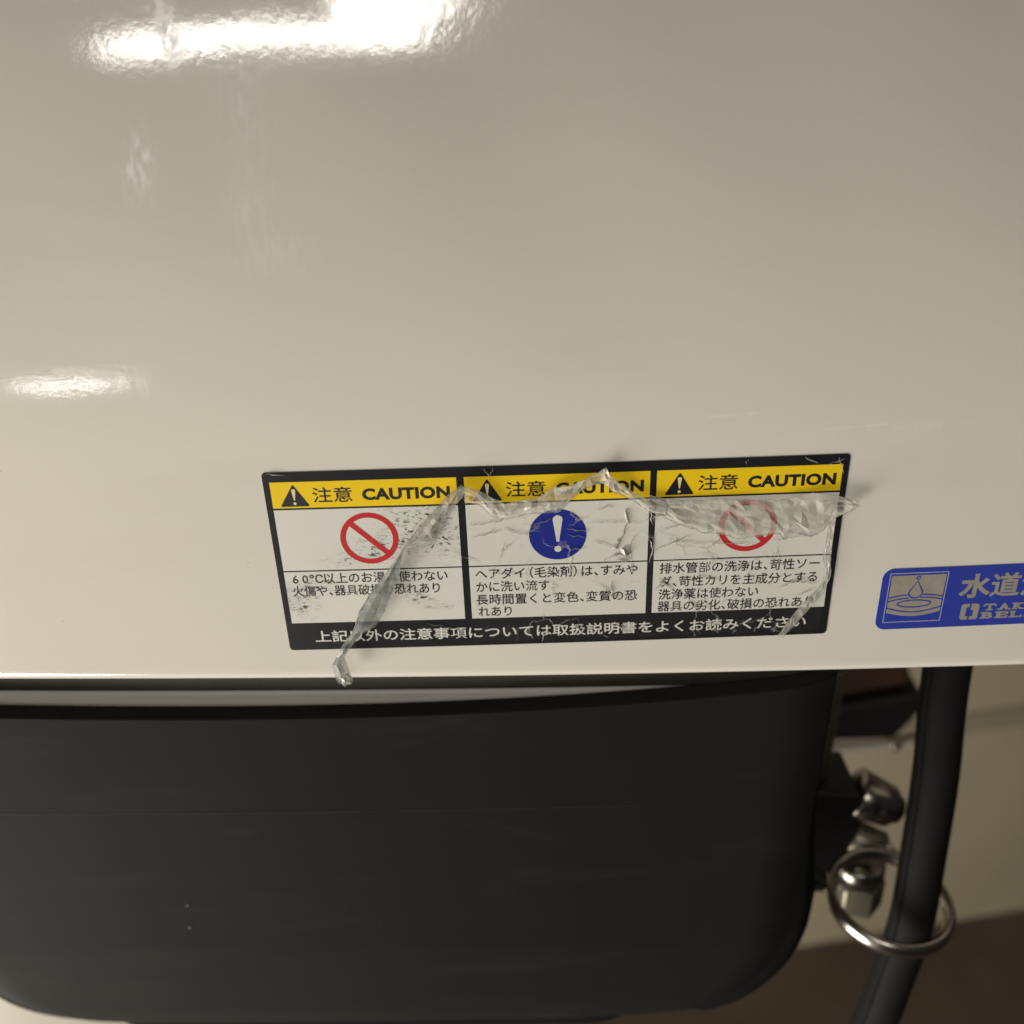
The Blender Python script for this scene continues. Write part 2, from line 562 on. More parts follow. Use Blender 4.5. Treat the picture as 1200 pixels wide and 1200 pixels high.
def make_basin():
    root = thing('shampoo_basin', 'large glossy cream white ceramic basin front with curved face and rounded lower lip', 'basin', (0, 0, 0))
    xs = sorted(set([round(-0.34 + 0.01 * i, 5) for i in range(17)] + [round(-0.18 + 0.0011 * i, 6) for i in range(328)]
                    + [round(0.19 + 0.01 * i, 5) for i in range(16)]))
    prof = []
    # underside from the back to the lip
    for y in (0.055, 0.04, 0.02, 0.010, 0.006):
        prof.append((y, -0.0014))
    rl = 0.0035
    for k in range(1, 9):
        a = math.pi / 2 * k / 8
        prof.append((rl - rl * math.sin(a) if k < 8 else 0.0, rl - rl * math.cos(a) - 0.0016 + 0.0002 * (1 - k / 8)))
    zs = list(np.linspace(0.0030, 0.062, 60)) + list(np.linspace(0.063, 0.098, 36)) + list(np.linspace(0.099, 0.205, 106))
    npf = len(prof)
    prof += [(None, float(z)) for z in zs]
    ztop = zs[-1]
    ytop = LEAN_A * (ztop - LEAN_Z) ** 2
    rim = []
    for k in range(1, 13):
        a = math.pi * k / 12
        rim.append((ytop + 0.018 - 0.018 * math.cos(a), ztop + 0.018 * math.sin(a)))
    for k, z in enumerate((0.17, 0.12, 0.07, 0.035, 0.02)):
        rim.append((ytop + 0.036 + 0.006 * k, z))
    rim += [(0.13, 0.012), (0.20, 0.010)]
    npz = len(prof)
    prof += rim
    V, Fc = [], []
    n = len(prof)
    for x in xs:
        bow = 0.10 * x * x
        for i, (y, z) in enumerate(prof):
            if y is None:
                V.append((x, S(x, z), z))
            else:
                V.append((x, y + bow, z))
    for i in range(len(xs) - 1):
        for j in range(n - 1):
            Fc.append((i * n + j, (i + 1) * n + j, (i + 1) * n + j + 1, i * n + j + 1))
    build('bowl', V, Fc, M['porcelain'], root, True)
    # white pedestal set back under the lip
    poly = []
    x0, x1, zt, zb = -0.330, 0.062, -0.0168, -0.62
    px = []
    ym, yb = 0.0165, 0.16
    r = 0.0022
    pr = [(yb, zt)] + [(ym + r - r * math.sin(a), zt - r + r * math.cos(a)) for a in [math.pi / 2 * k / 5 for k in range(6)]]
    pr += [(ym, z) for z in (-0.03, -0.045)] + [(ym + 0.004, -0.05), (yb, -0.05)]
    def xe(z): return x1 - 0.085 * min(1.0, max(0.0, (-z - 0.03) / 0.09))
    V = [(x0 + (xe(z) - x0) * k / 23, y + 0.1 * (x0 + (xe(z) - x0) * k / 23) ** 2, z) for k in range(24) for y, z in pr]
    n = len(pr)
    Fc = []
    for i in range(23):
        for j in range(n - 1):
            Fc.append((i * n + j, i * n + j + 1, (i + 1) * n + j + 1, (i + 1) * n + j))
    Fc.append(tuple(range(n)))
    Fc.append(tuple(23 * n + k for k in range(n - 1, -1, -1)))
    build('collar', V, Fc, M['pedestal'], root, True, 'white ceramic collar strip showing under the lip')
    o = build('base', *prism_geo([(-0.33, -0.0505), (0.04, -0.0505), (-0.03, -0.13), (-0.03, -0.62), (-0.33, -0.62)], 0.0265, 0.16), M['base'], root, False, 'dull beige base showing below the black panel')
    bevel_mesh(o, 0.003)
    # dark strip added as the shade in the slot between lip and pedestal
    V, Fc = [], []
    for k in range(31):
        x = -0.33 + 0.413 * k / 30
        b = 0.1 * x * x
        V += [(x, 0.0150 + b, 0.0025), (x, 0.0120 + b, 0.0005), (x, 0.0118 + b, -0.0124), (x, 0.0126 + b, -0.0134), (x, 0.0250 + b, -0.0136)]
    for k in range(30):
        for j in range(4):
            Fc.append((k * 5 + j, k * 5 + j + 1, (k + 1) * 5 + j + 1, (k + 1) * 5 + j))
    build('gap_shade', V, Fc, M['gap_shade'], root, True, 'dark strip standing in for the shade under the lip')
    return root


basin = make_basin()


# ------------------------------------------------------------------ black panel under the lip
def make_panel():
    root = thing('cover_panel', 'wide matt black panel with rounded bottom corners below the white basin', 'panel', (-0.037, 0.006, -0.075))
    xl, xr = -0.178, 0.0850
    zc = np.polyfit([-0.178, -0.134, -0.079, -0.027, 0.046, 0.086], [-0.0150, -0.0163, -0.0180, -0.0170, -0.0132, -0.0088], 3)

    def ztop(x): return float(np.polyval(zc, x))
    zbot = -0.1565
    rcx, rcz, pw = 0.048, 0.056, 2.3

    def xright(z):
        base = xr - 0.0 * z
        t = (zbot + rcz) - z
        if t <= 0: return base
        t = min(1.0, t / rcz)
        return base - rcx * (1 - (1 - t ** pw) ** (1 / pw))

    def xleft(z):
        t = (zbot + 0.045) - z
        if t <= 0: return xl
        t = min(1.0, t / 0.045)
        return xl + 0.040 * (1 - (1 - t ** pw) ** (1 / pw))

    def yf(x, z):
        y = 0.006 + 0.05 * (x + 0.04) ** 2
        # the face breaks slightly at the moulded line and flares at its foot
        if z < -0.0525: y += 0.028 * (-0.0525 - z)
        if z < -0.1105: y += 0.10 * (-0.1105 - z)
        return y
    rows, cols = 84, 72
    V, Fc = [], []
    for i in range(rows + 1):
        s = i / rows
        for j in range(cols + 1):
            u = j / cols
            zz = -0.0092 + (zbot + 0.0092) * s
            a, b = xleft(zz), xright(zz)
            x = a + (b - a) * u
            zt = ztop(x)
            z = zt + (zbot - zt) * (s ** 1.0)
            a, b = xleft(z), xright(z)
            x = a + (b - a) * u
            dx, dz = min(x - a, b - x), z - zbot
            roll = 0.0035 * max(0.0, 1 - dx / 0.014) ** 2 + 0.0030 * max(0.0, 1 - dz / 0.016) ** 2
            V.append((x, yf(x, z) + roll, z))
    w = cols + 1
    for i in range(rows):
        for j in range(cols):
            Fc.append((i * w + j, (i + 1) * w + j, (i + 1) * w + j + 1, i * w + j + 1))
    build('front_face', V, Fc, M['black_panel'], root, True)
    loop = [j for j in range(cols + 1)] + [i * w + cols for i in range(1, rows + 1)] \
        + [rows * w + j for j in range(cols - 1, -1, -1)] + [i * w for i in range(rows - 1, 0, -1)]
    L = [Vector(V[k]) for k in loop]
    n = len(L)
    rv, rf = [], []
    prof = [(0.0, 0.0), (0.15, 0.0003), (0.35, 0.0007), (0.55, 0.0016), (0.78, 0.0040), (0.92, 0.0070), (1.0, 0.0085), (1.0, 0.0096), (0.6, 0.0102)]
    nrm = []
    for k in range(n):
        t = L[(k + 1) % n] - L[k - 1]
        nrm.append(Vector((t.z, 0, -t.x)).normalized() * -1)
    for it in range(4):
        nrm = [(nrm[k - 1] + nrm[k] * 2 + nrm[(k + 1) % n]).normalized() for k in range(n)]
    for k in range(n):
        p, nn = L[k], nrm[k]
        down = max(0.0, -nn.z)
        wd = 0.0016 + 0.0090 * down
        if p.x > 0.06 and p.z < -0.05:
            wd += 0.0075 * min(1.0, (-0.05 - p.z) / 0.05) * (1 - down * 0.5)
        for o_, d_ in prof:
            rv.append((p.x + nn.x * wd * o_, p.y + d_ * (1.0 if nn.z < 0.5 else 0.40), p.z + nn.z * wd * o_))
    m = len(prof)
    for k in range(n):
        k2 = (k + 1) % n
        for q in range(m - 1):
            rf.append((k * m + q, k * m + q + 1, k2 * m + q + 1, k2 * m + q))
    build('rim', rv, rf, M['black_rim'], root, True)
    # moulded line across the face
    V, Fc = [], []
    k = 60
    for i in range(k + 1):
        x = -0.162 + (0.034 + 0.162) * i / k
        zc = -0.0500 - 0.0006 * math.sin(i / k * 3.1)
        for dz, dy in ((0.0006, 0.0001), (0.00015, -0.00010), (-0.00015, -0.00010), (-0.0006, 0.0001)):
            V.append((x, yf(x, zc + dz) + dy, zc + dz))
    for i in range(k):
        for j in range(3):
            Fc.append((i * 4 + j, i * 4 + j + 1, (i + 1) * 4 + j + 1, (i + 1) * 4 + j))
    build('moulding_line', V, Fc, M['moulding'], root, True)
    for x, z in ((-0.0985, -0.0885), (-0.0995, -0.0985)):
        V, Fc = [], []
        for a in range(10):
            t = 2 * math.pi * a / 10
            V.append((x + 0.00045 * math.cos(t), yf(x, z) - 0.0001, z + 0.00045 * math.sin(t)))
        V.append((x, yf(x, z) - 0.0004, z))
        Fc = [(a, (a + 1) % 10, 10) for a in range(10)]
        build('paint_fleck', V, Fc, M['pale_fleck'], root, True)
    return root


M['moulding'] = simple('moulding_line_grey', (0.017, 0.0168, 0.015), 0.7, spec=0.08)
M['pale_fleck'] = simple("pale_fleck", (0.07, 0.07, 0.066), 0.5)
panel = make_panel()

# ------------------------------------------------------------------ stickers
CX, CZ, TH = 10.28 * MM, 34.28 * MM, R(1.137)
CT, ST = math.cos(TH), math.sin(TH)


def SK(u, v, h):
    """sticker millimetres (u right, v up, h proud) -> world point on the basin face"""
    x = CX + (u * CT - v * ST) * MM
    z = CZ + (u * ST + v * CT) * MM
    return (x, S(x, z) - h * MM, z)


def rounded_rows(u0, v0, u1, v1, r, nu, nv):
    """grid of (u,v) rows whose ends follow rounded corners"""
    vals = []
    if r > 0:
        cs = [r - r * math.cos(math.pi / 2 * k / 6) for k in range(7)]
        vals = [v0 + c for c in cs] + [v0 + r + (v1 - v0 - 2 * r) * k / nv for k in range(1, nv)] + [v1 - c for c in reversed(cs)]
    else:
        vals = [v0 + (v1 - v0) * k / nv for k in range(nv + 1)]
    rows = []
    for v in vals:
        d = 0.0
        if r > 0:
            t = max(0.0, (v0 + r) - v, v - (v1 - r))
            d = r - math.sqrt(max(0.0, r * r - t * t))
        rows.append([(u0 + d + (u1 - u0 - 2 * d) * k / nu, v) for k in range(nu + 1)])
    return rows


def patch(name, u0, v0, u1, v1, h, mat, parent, r=0.0, step=3.0, thick=0.0, label=None):
    nu = max(1, int(math.ceil((u1 - u0) / step)))
    nv = max(1, int(math.ceil((v1 - v0) / step)))
    rows = rounded_rows(u0, v0, u1, v1, r, nu, nv)
    V = [SK(u, v, h) for row in rows for u, v in row]
    w = nu + 1
    Fc = [(i * w + j, i * w + j + 1, (i + 1) * w + j + 1, (i + 1) * w + j) for i in range(len(rows) - 1) for j in range(nu)]
    if thick > 0:
        loop = list(range(w)) + [i * w + nu for i in range(1, len(rows))] + [(len(rows) - 1) * w + j for j in range(nu - 1, -1, -1)] + [i * w for i in range(len(rows) - 2, 0, -1)]
        flat = [q for row in rows for q in row]
        b0 = len(V)
        V += [SK(*flat[k], h - thick) for k in loop]
        n = len(loop)
        for k in range(n):
            k2 = (k + 1) % n
            Fc.append((loop[k], b0 + k, b0 + k2, loop[k2]))
    return build(name, V, Fc, mat, parent, False, label)


def poly(name, pts, h, mat, parent, label=None):
    """small filled outline"""
    bm = bmesh.new()
    f = bm.faces.new([bm.verts.new((u, v, 0)) for u, v in pts])
    bmesh.ops.triangulate(bm, faces=[f])
    V = [SK(v.co.x, v.co.y, h) for v in bm.verts]
    bm.verts.index_update()
    Fc = []
    for f in bm.faces:
        ids = [v.index for v in f.verts]
        if f.normal.z < 0: ids.reverse()
        Fc.append(tuple(ids))
    bm.free()
    return build(name, V, Fc, mat, parent, False, label)


def multi(name, shapes, h, mat, parent, label=None):
    """several small filled outlines as one printed mark"""
    V, Fc = [], []
    for pts in shapes:
        bm = bmesh.new()
        f = bm.faces.new([bm.verts.new((u, v, 0)) for u, v in pts])
        bmesh.ops.triangulate(bm, faces=[f])
        bm.verts.index_update()
        b = len(V)
        V += [SK(v.co.x, v.co.y, h) for v in bm.verts]
        for f in bm.faces:
            ids = [b + v.index for v in f.verts]
            if f.normal.z < 0: ids.reverse()
            Fc.append(tuple(ids))
        bm.free()
    return build(name, V, Fc, mat, parent, False, label)


def circle(cx, cy, rx, ry=None, n=48, a0=0.0, a1=2 * math.pi):
    ry = rx if ry is None else ry
    return [(cx + rx * math.cos(a0 + (a1 - a0) * k / n), cy + ry * math.sin(a0 + (a1 - a0) * k / n)) for k in range(n)]


def band(path, w, closed=False):
    """list of quads following a polyline with width w"""
    out = []
    n = len(path)
    L, Rr = [], []
    for i in range(n):
        a = path[(i - 1) % n] if (closed or i > 0) else path[i]
        b = path[(i + 1) % n] if (closed or i < n - 1) else path[i]
        tx, ty = b[0] - a[0], b[1] - a[1]
        l = math.hypot(tx, ty) or 1
        nx, ny = -ty / l * w / 2, tx / l * w / 2
        L.append((path[i][0] + nx, path[i][1] + ny))
        Rr.append((path[i][0] - nx, path[i][1] - ny))
    for i in range(n if closed else n - 1):
        j = (i + 1) % n
        out.append([L[i], Rr[i], Rr[j], L[j]])
    return out


def glyphs(body, bold=0.0, spacing=1.0):
    cu = bpy.data.curves.new('lettering', 'FONT')
    cu.body = body
    cu.size = 1.0
    cu.offset = bold
    cu.space_character = spacing
    cu.resolution_u = 3
    o = bpy.data.objects.new('lettering', cu)
    COL.objects.link(o)
    dg = bpy.context.evaluated_depsgraph_get()
    me = bpy.data.meshes.new_from_object(o.evaluated_get(dg))
    V = [(v.co.x, v.co.y) for v in me.vertices]
    Fc = [tuple(p.vertices) for p in me.polygons]
    bpy.data.objects.remove(o)
    bpy.data.curves.remove(cu)
    bpy.data.meshes.remove(me)
    return V, Fc


def outward(P, Fc):
    out = []
    for f in Fc:
        a, b, c = Vector(P[f[0]]), Vector(P[f[1]]), Vector(P[f[2]])
        out.append(f if (b - a).cross(c - a).y < 0 else tuple(reversed(f)))
    return out


def area_of(V, Fc):
    A = 0.0
    for f in Fc:
        for k in range(1, len(f) - 1):
            a, b, c = V[f[0]], V[f[k]], V[f[k + 1]]
            A += abs((b[0] - a[0]) * (c[1] - a[1]) - (c[0] - a[0]) * (b[1] - a[1])) / 2
    return A


def outline_of(V, Fc):
    cnt = {}
    for f in Fc:
        for k in range(len(f)):
            e = tuple(sorted((f[k], f[(k + 1) % len(f)])))
            cnt[e] = cnt.get(e, 0) + 1
    return sum(math.hypot(V[a][0] - V[b][0], V[a][1] - V[b][1]) for (a, b), c in cnt.items() if c == 1)


GLYPHS = {}


def glyph(ch, bold):
    """one character; a fattened outline whose fill fails is swapped for the nearest weight that fills"""
    if (ch, bold) in GLYPHS:
        return GLYPHS[ch, bold]
    V0, F0 = glyphs(ch, 0.0)
    A0, P0 = area_of(V0, F0), outline_of(V0, F0)
    best = (V0, F0)
    for b in (bold, bold * 0.85, bold * 1.15, bold * 0.7, bold * 1.3, bold * 0.5):
        V, Fc = glyphs(ch, b)
        if abs(area_of(V, Fc) - (A0 + P0 * b)) < 0.05 * A0:
            best = (V, Fc)
            break
    GLYPHS[ch, bold] = best
    return best


HALF = {'、': (0.5, 0.02), '（': (0.58, -0.42), '）': (0.58, 0.0), '6': (0.78, 0.12), '0': (0.78, 0.12), '℃': (0.98, -0.10)}


def lettering(body, u0, u1, vc, em, h, mat, parent, bold=0.0):
    """a line of print set character by character over u0..u1, one em tall about vc"""
    total = sum(HALF.get(c, (1.0, 0))[0] for c in body)
    pitch = (u1 - u0) / total
    P, Fc = [], []
    u = u0
    for c in body:
        wd, dx = HALF.get(c, (1.0, 0.0))
        V, F1 = glyph(c, bold)
        b0 = len(P)
        k = pitch / 1.0
        for x, y in V:
            P.append(SK(u + (x + dx) * k, vc + (y - 0.38) * em, h))
        Fc += [tuple(b0 + q for q in f) for f in F1]
        u += wd * pitch
    return build('lettering', P, outward(P, Fc), mat, parent)


def headline(body, u0, u1, vc, height, h, mat, parent, bold, spacing):
    """Latin capitals stretched to span u0..u1"""
    V, Fc = glyphs(body, bold, spacing)
    xa, xb = min(v[0] for v in V), max(v[0] for v in V)
    ya, yb = min(v[1] for v in V), max(v[1] for v in V)
    P = [SK(u0 + (x - xa) / (xb - xa) * (u1 - u0), vc + ((y - ya) / (yb - ya) - 0.5) * height, h) for x, y in V]
    return build('lettering', P, outward(P, Fc), mat, parent)


def bang(cx, cy, s):
    """outline of a tapering exclamation mark, s = full height; returns stroke and dot"""
    top, bot = cy + 0.5 * s, cy - 0.20 * s
    wt, wb = 0.115 * s, 0.028 * s
    st = [(cx - wt * 0.75 + 0 * i, 0) for i in range(0)]
    st = [(cx - wb, bot), (cx + wb, bot)]
    arc = [(cx + wt * math.cos(a), top - wt + wt * math.sin(a)) for a in [math.pi * k / 12 for k in range(13)]]
    st += arc
    return [st, circle(cx, cy - 0.395 * s, 0.085 * s, n=20)]


def make_caution():
    root = thing('caution_sticker', 'black framed caution sticker with three yellow headed panels stuck on the basin', 'sticker', SK(0, 0, 0))
    patch('backing', -65.9, -24.2, 65.9, 24.2, 0.14, M['black_print'], root, r=0.9, thick=0.15)
    cols = [(-64.4, -22.3), (-20.6, 21.3), (22.8, 64.5)]
    for i, (a, b) in enumerate(cols):
        white = M['grimy_white'] if i == 0 else M['creased_white']
        patch('header_band', a, 15.15, b, 21.75, 0.17, M['yellow_print'], root)
        patch('pictogram_field', a, -1.45, b, 14.70, 0.17, white, root)
        patch('message_field', a, -16.25, b, -1.80, 0.17, white, root)
        # warning triangle
        tx = a + 5.15
        tri = poly('warning_triangle', [(tx - 3.25, 15.75), (tx - 3.05, 15.55), (tx + 3.05, 15.55), (tx + 3.25, 15.75), (tx + 0.2, 20.85), (tx, 20.95), (tx - 0.2, 20.85)], 0.20, M['ink'], root)
        multi('exclamation_mark', bang(tx, 17.95, 4.1), 0.23, M['cream_print'], tri)
        lettering('注意', a + 9.2, a + 18.6, 18.3, 4.1, 0.20, M['ink'], root, bold=0.008)
        headline('CAUTION', a + 20.6, a + 40.5, 18.15, 3.0, 0.20, M['ink'], root, 0.044, 1.06)
    # signs
    for cx, cy in ((-43.25, 6.75), (44.2, 6.85)):
        ring = []
        a, b = circle(cx, cy, 6.75, n=72), circle(cx, cy, 5.45, n=72)
        for k in range(72):
            k2 = (k + 1) % 72
            ring.append([b[k], a[k], a[k2], b[k2]])
        sign = multi('prohibition_sign', ring, 0.20, M['red_print'], root)
        d = 5.62 / math.sqrt(2)
        hw = 0.66 / math.sqrt(2)
        slash = []
        for k in range(6):
            f0, f1 = -1 + 2 * k / 6, -1 + 2 * (k + 1) / 6
            slash.append([(cx + d * f0 - hw, cy - d * f0 - hw), (cx + d * f1 - hw, cy - d * f1 - hw),
                          (cx + d * f1 + hw, cy - d * f1 + hw), (cx + d * f0 + hw, cy - d * f0 + hw)])
        multi('slash_bar', slash, 0.215, M['red_print'], sign)
    cx, cy = 0.35, 6.25
    rings = []
    for q in range(3):
        r0, r1 = 6.65 * q / 3, 6.65 * (q + 1) / 3
        a, b = circle(cx, cy, r1, n=60), circle(cx, cy, max(r0, 0.01), n=60)
        for k in range(60):
            k2 = (k + 1) % 60
            rings.append([b[k], a[k], a[k2], b[k2]])
    sign = multi('mandatory_sign', rings, 0.20, M['blue_print'], root)
    multi('exclamation_mark', bang(cx, cy + 0.15, 9.9), 0.23, M['white_print'], sign)
    # messages: (text, left, right, row centre)
    em = 3.15
    rows = [('60℃以上のお湯は使わない', -63.0, -25.6, -3.75), ('火傷や、器具破損の恐れあり', -63.1, -27.3, -7.15),
            ('ヘアダイ（毛染剤）は、すみや', -19.4, 19.3, -3.75), ('かに洗い流す', -19.4, -1.6, -7.35),
            ('長時間置くと変色、変質の恐', -19.5, 19.2, -10.95), ('れあり', -19.1, -10.4, -14.35),
            ('排水管部の洗浄は、苛性ソー', 24.2, 62.4, -3.85), ('ダ、苛性カリを主成分とする', 24.3, 62.3, -7.55),
            ('洗浄薬は使わない', 24.2, 48.4, -11.1), ('器具の劣化、破損の恐れあり', 24.1, 62.3, -14.5)]
    for t, a, b, vc in rows:
        lettering(t, a, b, vc, em, 0.20, M['ink'], root, 0.010)
    lettering('上記以外の注意事項については取扱説明書をよくお読みください', -59.4, 60.9, -20.3, 3.55, 0.18, M['white_print'], root, 0.012)
    return root


caution = make_caution()


def slab_letters(word, u0, pitch, wid, vb, ht, h, mat, parent):
    """wide slab-serif capitals, joined as one printed word"""
    P, F2 = [], []

    def rect(a, b, c, d):
        i = len(P)
        P.extend([SK(a, b, h + 0.004), SK(c, b, h + 0.004), SK(c, d, h + 0.004), SK(a, d, h + 0.004)])
        F2.append((i, i + 1, i + 2, i + 3))
    u = u0
    st = 0.20 * ht
    for ch in word:
        V, Fc = glyphs(ch, 0.045)
        xa, xb = min(v[0] for v in V), max(v[0] for v in V)
        ya, yb = min(v[1] for v in V), max(v[1] for v in V)
        ins = 0.10 * wid
        b0 = len(P)
        for x, y in V:
            P.append(SK(u + ins + (x - xa) / (xb - xa) * (wid - 2 * ins), vb + (y - ya) / (yb - ya) * ht, h))
        for f in Fc:
            a, b, c = (Vector(P[b0 + f[q]]) for q in range(3))
            F2.append(tuple(b0 + q for q in (f if (b - a).cross(c - a).y < 0 else tuple(reversed(f)))))
        if ch in 'AKRMN':
            rect(u, vb, u + 0.42 * wid, vb + st)
            rect(u + 0.58 * wid, vb, u + wid, vb + st)
        if ch in 'KMN':
            rect(u, vb + ht - st, u + 0.40 * wid, vb + ht)
            rect(u + 0.60 * wid, vb + ht - st, u + wid, vb + ht)
        if ch in 'RBEL':
            rect(u - 0.02 * wid, vb + ht - st, u + 0.45 * wid, vb + ht)
        if ch in 'BEL':
            rect(u - 0.02 * wid, vb, u + 0.45 * wid, vb + st)
        if ch == 'T':
            rect(u + 0.24 * wid, vb, u + 0.76 * wid, vb + st)
            rect(u, vb + ht - 2.0 * st, u + 0.14 * wid, vb + ht - st * 0.9)
            rect(u + 0.86 * wid, vb + ht - 2.0 * st, u + wid, vb + ht - st * 0.9)
        if ch in 'EL':
            rect(u + 0.82 * wid, vb, u + 0.97 * wid, vb + 0.42 * ht)
        if ch == 'E':
            rect(u + 0.82 * wid, vb + 0.58 * ht, u + 0.97 * wid, vb + ht)
        u += pitch
    return build('lettering', P, F2, mat, parent)


def make_water():
    root = thing('water_sticker', 'royal blue rounded sticker with silver water drop pictogram at the right edge', 'sticker', SK(96, -15, 0))
    patch('backing', 77.75, -23.75, 139.0, -6.45, 0.12, M['royal_blue'], root, r=2.6, thick=0.13)
    a, t, sz = 79.55, -7.75, 13.9

    def q(fx, fy): return (a + fx * sz, t - fy * sz)
    fr = []
    for p0, p1 in (((0, 0), (1, 0)), ((1, 0), (1, 1)), ((1, 1), (0, 1)), ((0, 1), (0, 0))):
        fr += band([q(*p0), q(*p1)], 0.22)
    multi('pictogram_frame', fr, 0.155, M['pale_line'], root)
    # silver water field with a curved lower edge
    top = [q(0.03 + 0.94 * k / 16, 0.045) for k in range(17)]
    low = [q(0.97 - 0.94 * k / 16, 0.80 + 0.085 * math.sin(math.pi * k / 16)) for k in range(17)]
    quads = [[top[k], low[16 - k], low[15 - k], top[k + 1]] for k in range(16)]
    fld = multi('water_field', quads, 0.15, M['foil'], root)
    ln = []
    lw = 0.33
    ln += band([q(0.49 + 0.29 * math.cos(w), 0.625 + 0.072 * math.sin(w)) for w in [2 * math.pi * k / 40 for k in range(40)]], lw, True)
    ln += band([q(0.02 + 0.96 * k / 20, 0.70 + 0.10 * math.sin(math.pi * k / 20)) for k in range(21)], lw)
    ln += band([q(0.02 + 0.34 * k / 8, 0.50 - 0.055 * math.sin(math.pi / 2 * k / 8)) for k in range(9)], lw)
    ln += band([q(0.62 + 0.36 * k / 8, 0.445 + 0.050 * (k / 8) ** 2) for k in range(9)], lw)
    ln += band([q(0.02 + 0.36 * k / 8, 0.57 - 0.06 * math.sin(math.pi / 2 * k / 8)) for k in range(9)], lw)
    ln += band([q(0.58 + 0.40 * k / 8, 0.50 + 0.055 * (k / 8) ** 2) for k in range(9)], lw)
    multi('ripple_line', ln, 0.175, M['royal_blue'], root)
    drop = [(0.49, 0.165)] + [(0.485 + 0.118 * math.cos(w), 0.405 - 0.105 * math.sin(w)) for w in [R(25) - R(230) * k / 24 for k in range(25)]]
    multi('water_drop', band([q(*p) for p in drop], lw, True) + band([q(0.49 + 0.030 * math.cos(w), 0.10 + 0.030 * math.sin(w)) for w in [2 * math.pi * k / 16 for k in range(16)]], 0.26, True), 0.19, M['royal_blue'], root)
    lettering('水道法', 96.9, 118.9, -12.1, 7.0, 0.15, M['foil'], root, 0.034)
    # maker's mark: a rounded square of two hooked halves
    u0, v0, s = 98.2, -21.8, 4.6
    mk = [[(u0 + 0.05, v0 + 0.55), (u0 + 0.55, v0), (u0 + 2.05, v0), (u0 + 2.05, v0 + 0.95), (u0 + 1.35, v0 + 1.05), (u0 + 1.35, v0 + 3.55), (u0 + 2.05, v0 + 3.65), (u0 + 2.05, v0 + s), (u0 + 0.55, v0 + s), (u0 + 0.05, v0 + s - 0.55)],
          [(u0 + 2.45, v0), (u0 + 4.0, v0), (u0 + 4.5, v0 + 0.55), (u0 + 4.5, v0 + s - 0.55), (u0 + 4.0, v0 + s), (u0 + 2.45, v0 + s), (u0 + 2.45, v0 + 2.75), (u0 + 3.15, v0 + 2.65), (u0 + 3.15, v0 + 1.05), (u0 + 2.45, v0 + 0.95)]]
    multi('maker_mark', mk, 0.15, M['foil'], root)
    slab_letters('TAKARA', 103.6, 3.55, 3.3, -19.35, 1.95, 0.15, M['foil'], root)
    slab_letters('BELMONT', 103.4, 3.55, 3.3, -21.75, 1.95, 0.15, M['foil'], root)
    return root


water = make_water()


# ------------------------------------------------------------------ torn film
A1 = [(-11.1,54.8),(-14.4,52.4),(-17.7,48.7),(-21.1,44.8),(-24.2,40.8),(-27.3,35.9),(-30.4,32.0),(-33.5,27.9),(-36.3,23.3),(-37.8,18.5),(-41.0,13.8),(-44.1,7.9),(-43.7,3.8),(-42.9,1.5)]
A2 = [(-10.7,51.7),(-13.4,48.8),(-15.9,44.9),(-18.0,39.1),(-20.6,39.0),(-25.1,38.5),(-25.9,35.4),(-26.2,32.8),(-28.9,26.7),(-30.6,22.5),(-32.5,19.3),(-36.2,17.2),(-38.6,14.0),(-40.9,10.6),(-40.4,6.6),(-39.9,4.2),(-41.7,1.1)]
B1 = [(-11.0,54.5),(-7.3,53.2),(-4.2,50.9),(-1.8,49.4),(2.6,50.3),(6.6,51.1),(9.0,53.4),(13.0,53.9),(16.9,56.1),(19.6,57.5),(20.9,58.8),(21.8,56.5),(24.5,54.0),(27.0,52.1),(30.3,50.1),(34.8,49.7)]
B2 = [(-10.7,49.6),(-7.5,49.1),(-4.9,46.3),(-3.1,45.1),(-0.3,45.3),(3.8,46.4),(10.7,46.7),(12.3,48.7),(15.5,52.1),(18.6,53.6),(20.6,54.2),(22.7,51.7),(25.1,50.8),(28.4,48.9),(31.4,46.4),(35.1,45.2)]
C1 = [(30.9,50.9),(33.0,50.2),(39.3,49.2),(46.8,49.5),(51.9,49.2),(60.2,49.0),(68.3,50.8),(73.6,50.2),(78.6,48.6)]
C2 = [(31.1,47.7),(33.7,45.5),(37.7,43.3),(41.4,41.8),(44.2,40.7),(48.1,40.4),(52.1,38.9),(57.2,39.6),(61.4,40.3),(63.5,38.3),(63.8,40.8),(69.1,39.3),(71.7,41.1),(73.5,44.4),(76.4,45.9),(78.7,47.8)]
D1 = [(72.9,43.4),(72.7,38.6),(72.4,34.6),(73.7,29.9),(73.1,25.3),(70.3,22.4),(67.2,17.9),(64.4,12.7)]
D2 = [(74.0,43.4),(74.0,37.6),(74.5,32.6),(75.2,28.8),(74.1,24.2),(71.8,20.8),(68.4,15.7),(65.1,11.7)]


def resample(L, n):
    L = np.array(L, float)
    d = np.concatenate([[0], np.cumsum(np.hypot(*np.diff(L, axis=0).T))])
    t = np.linspace(0, d[-1], n)
    return np.stack([np.interp(t, d, L[:, 0]), np.interp(t, d, L[:, 1])], 1)


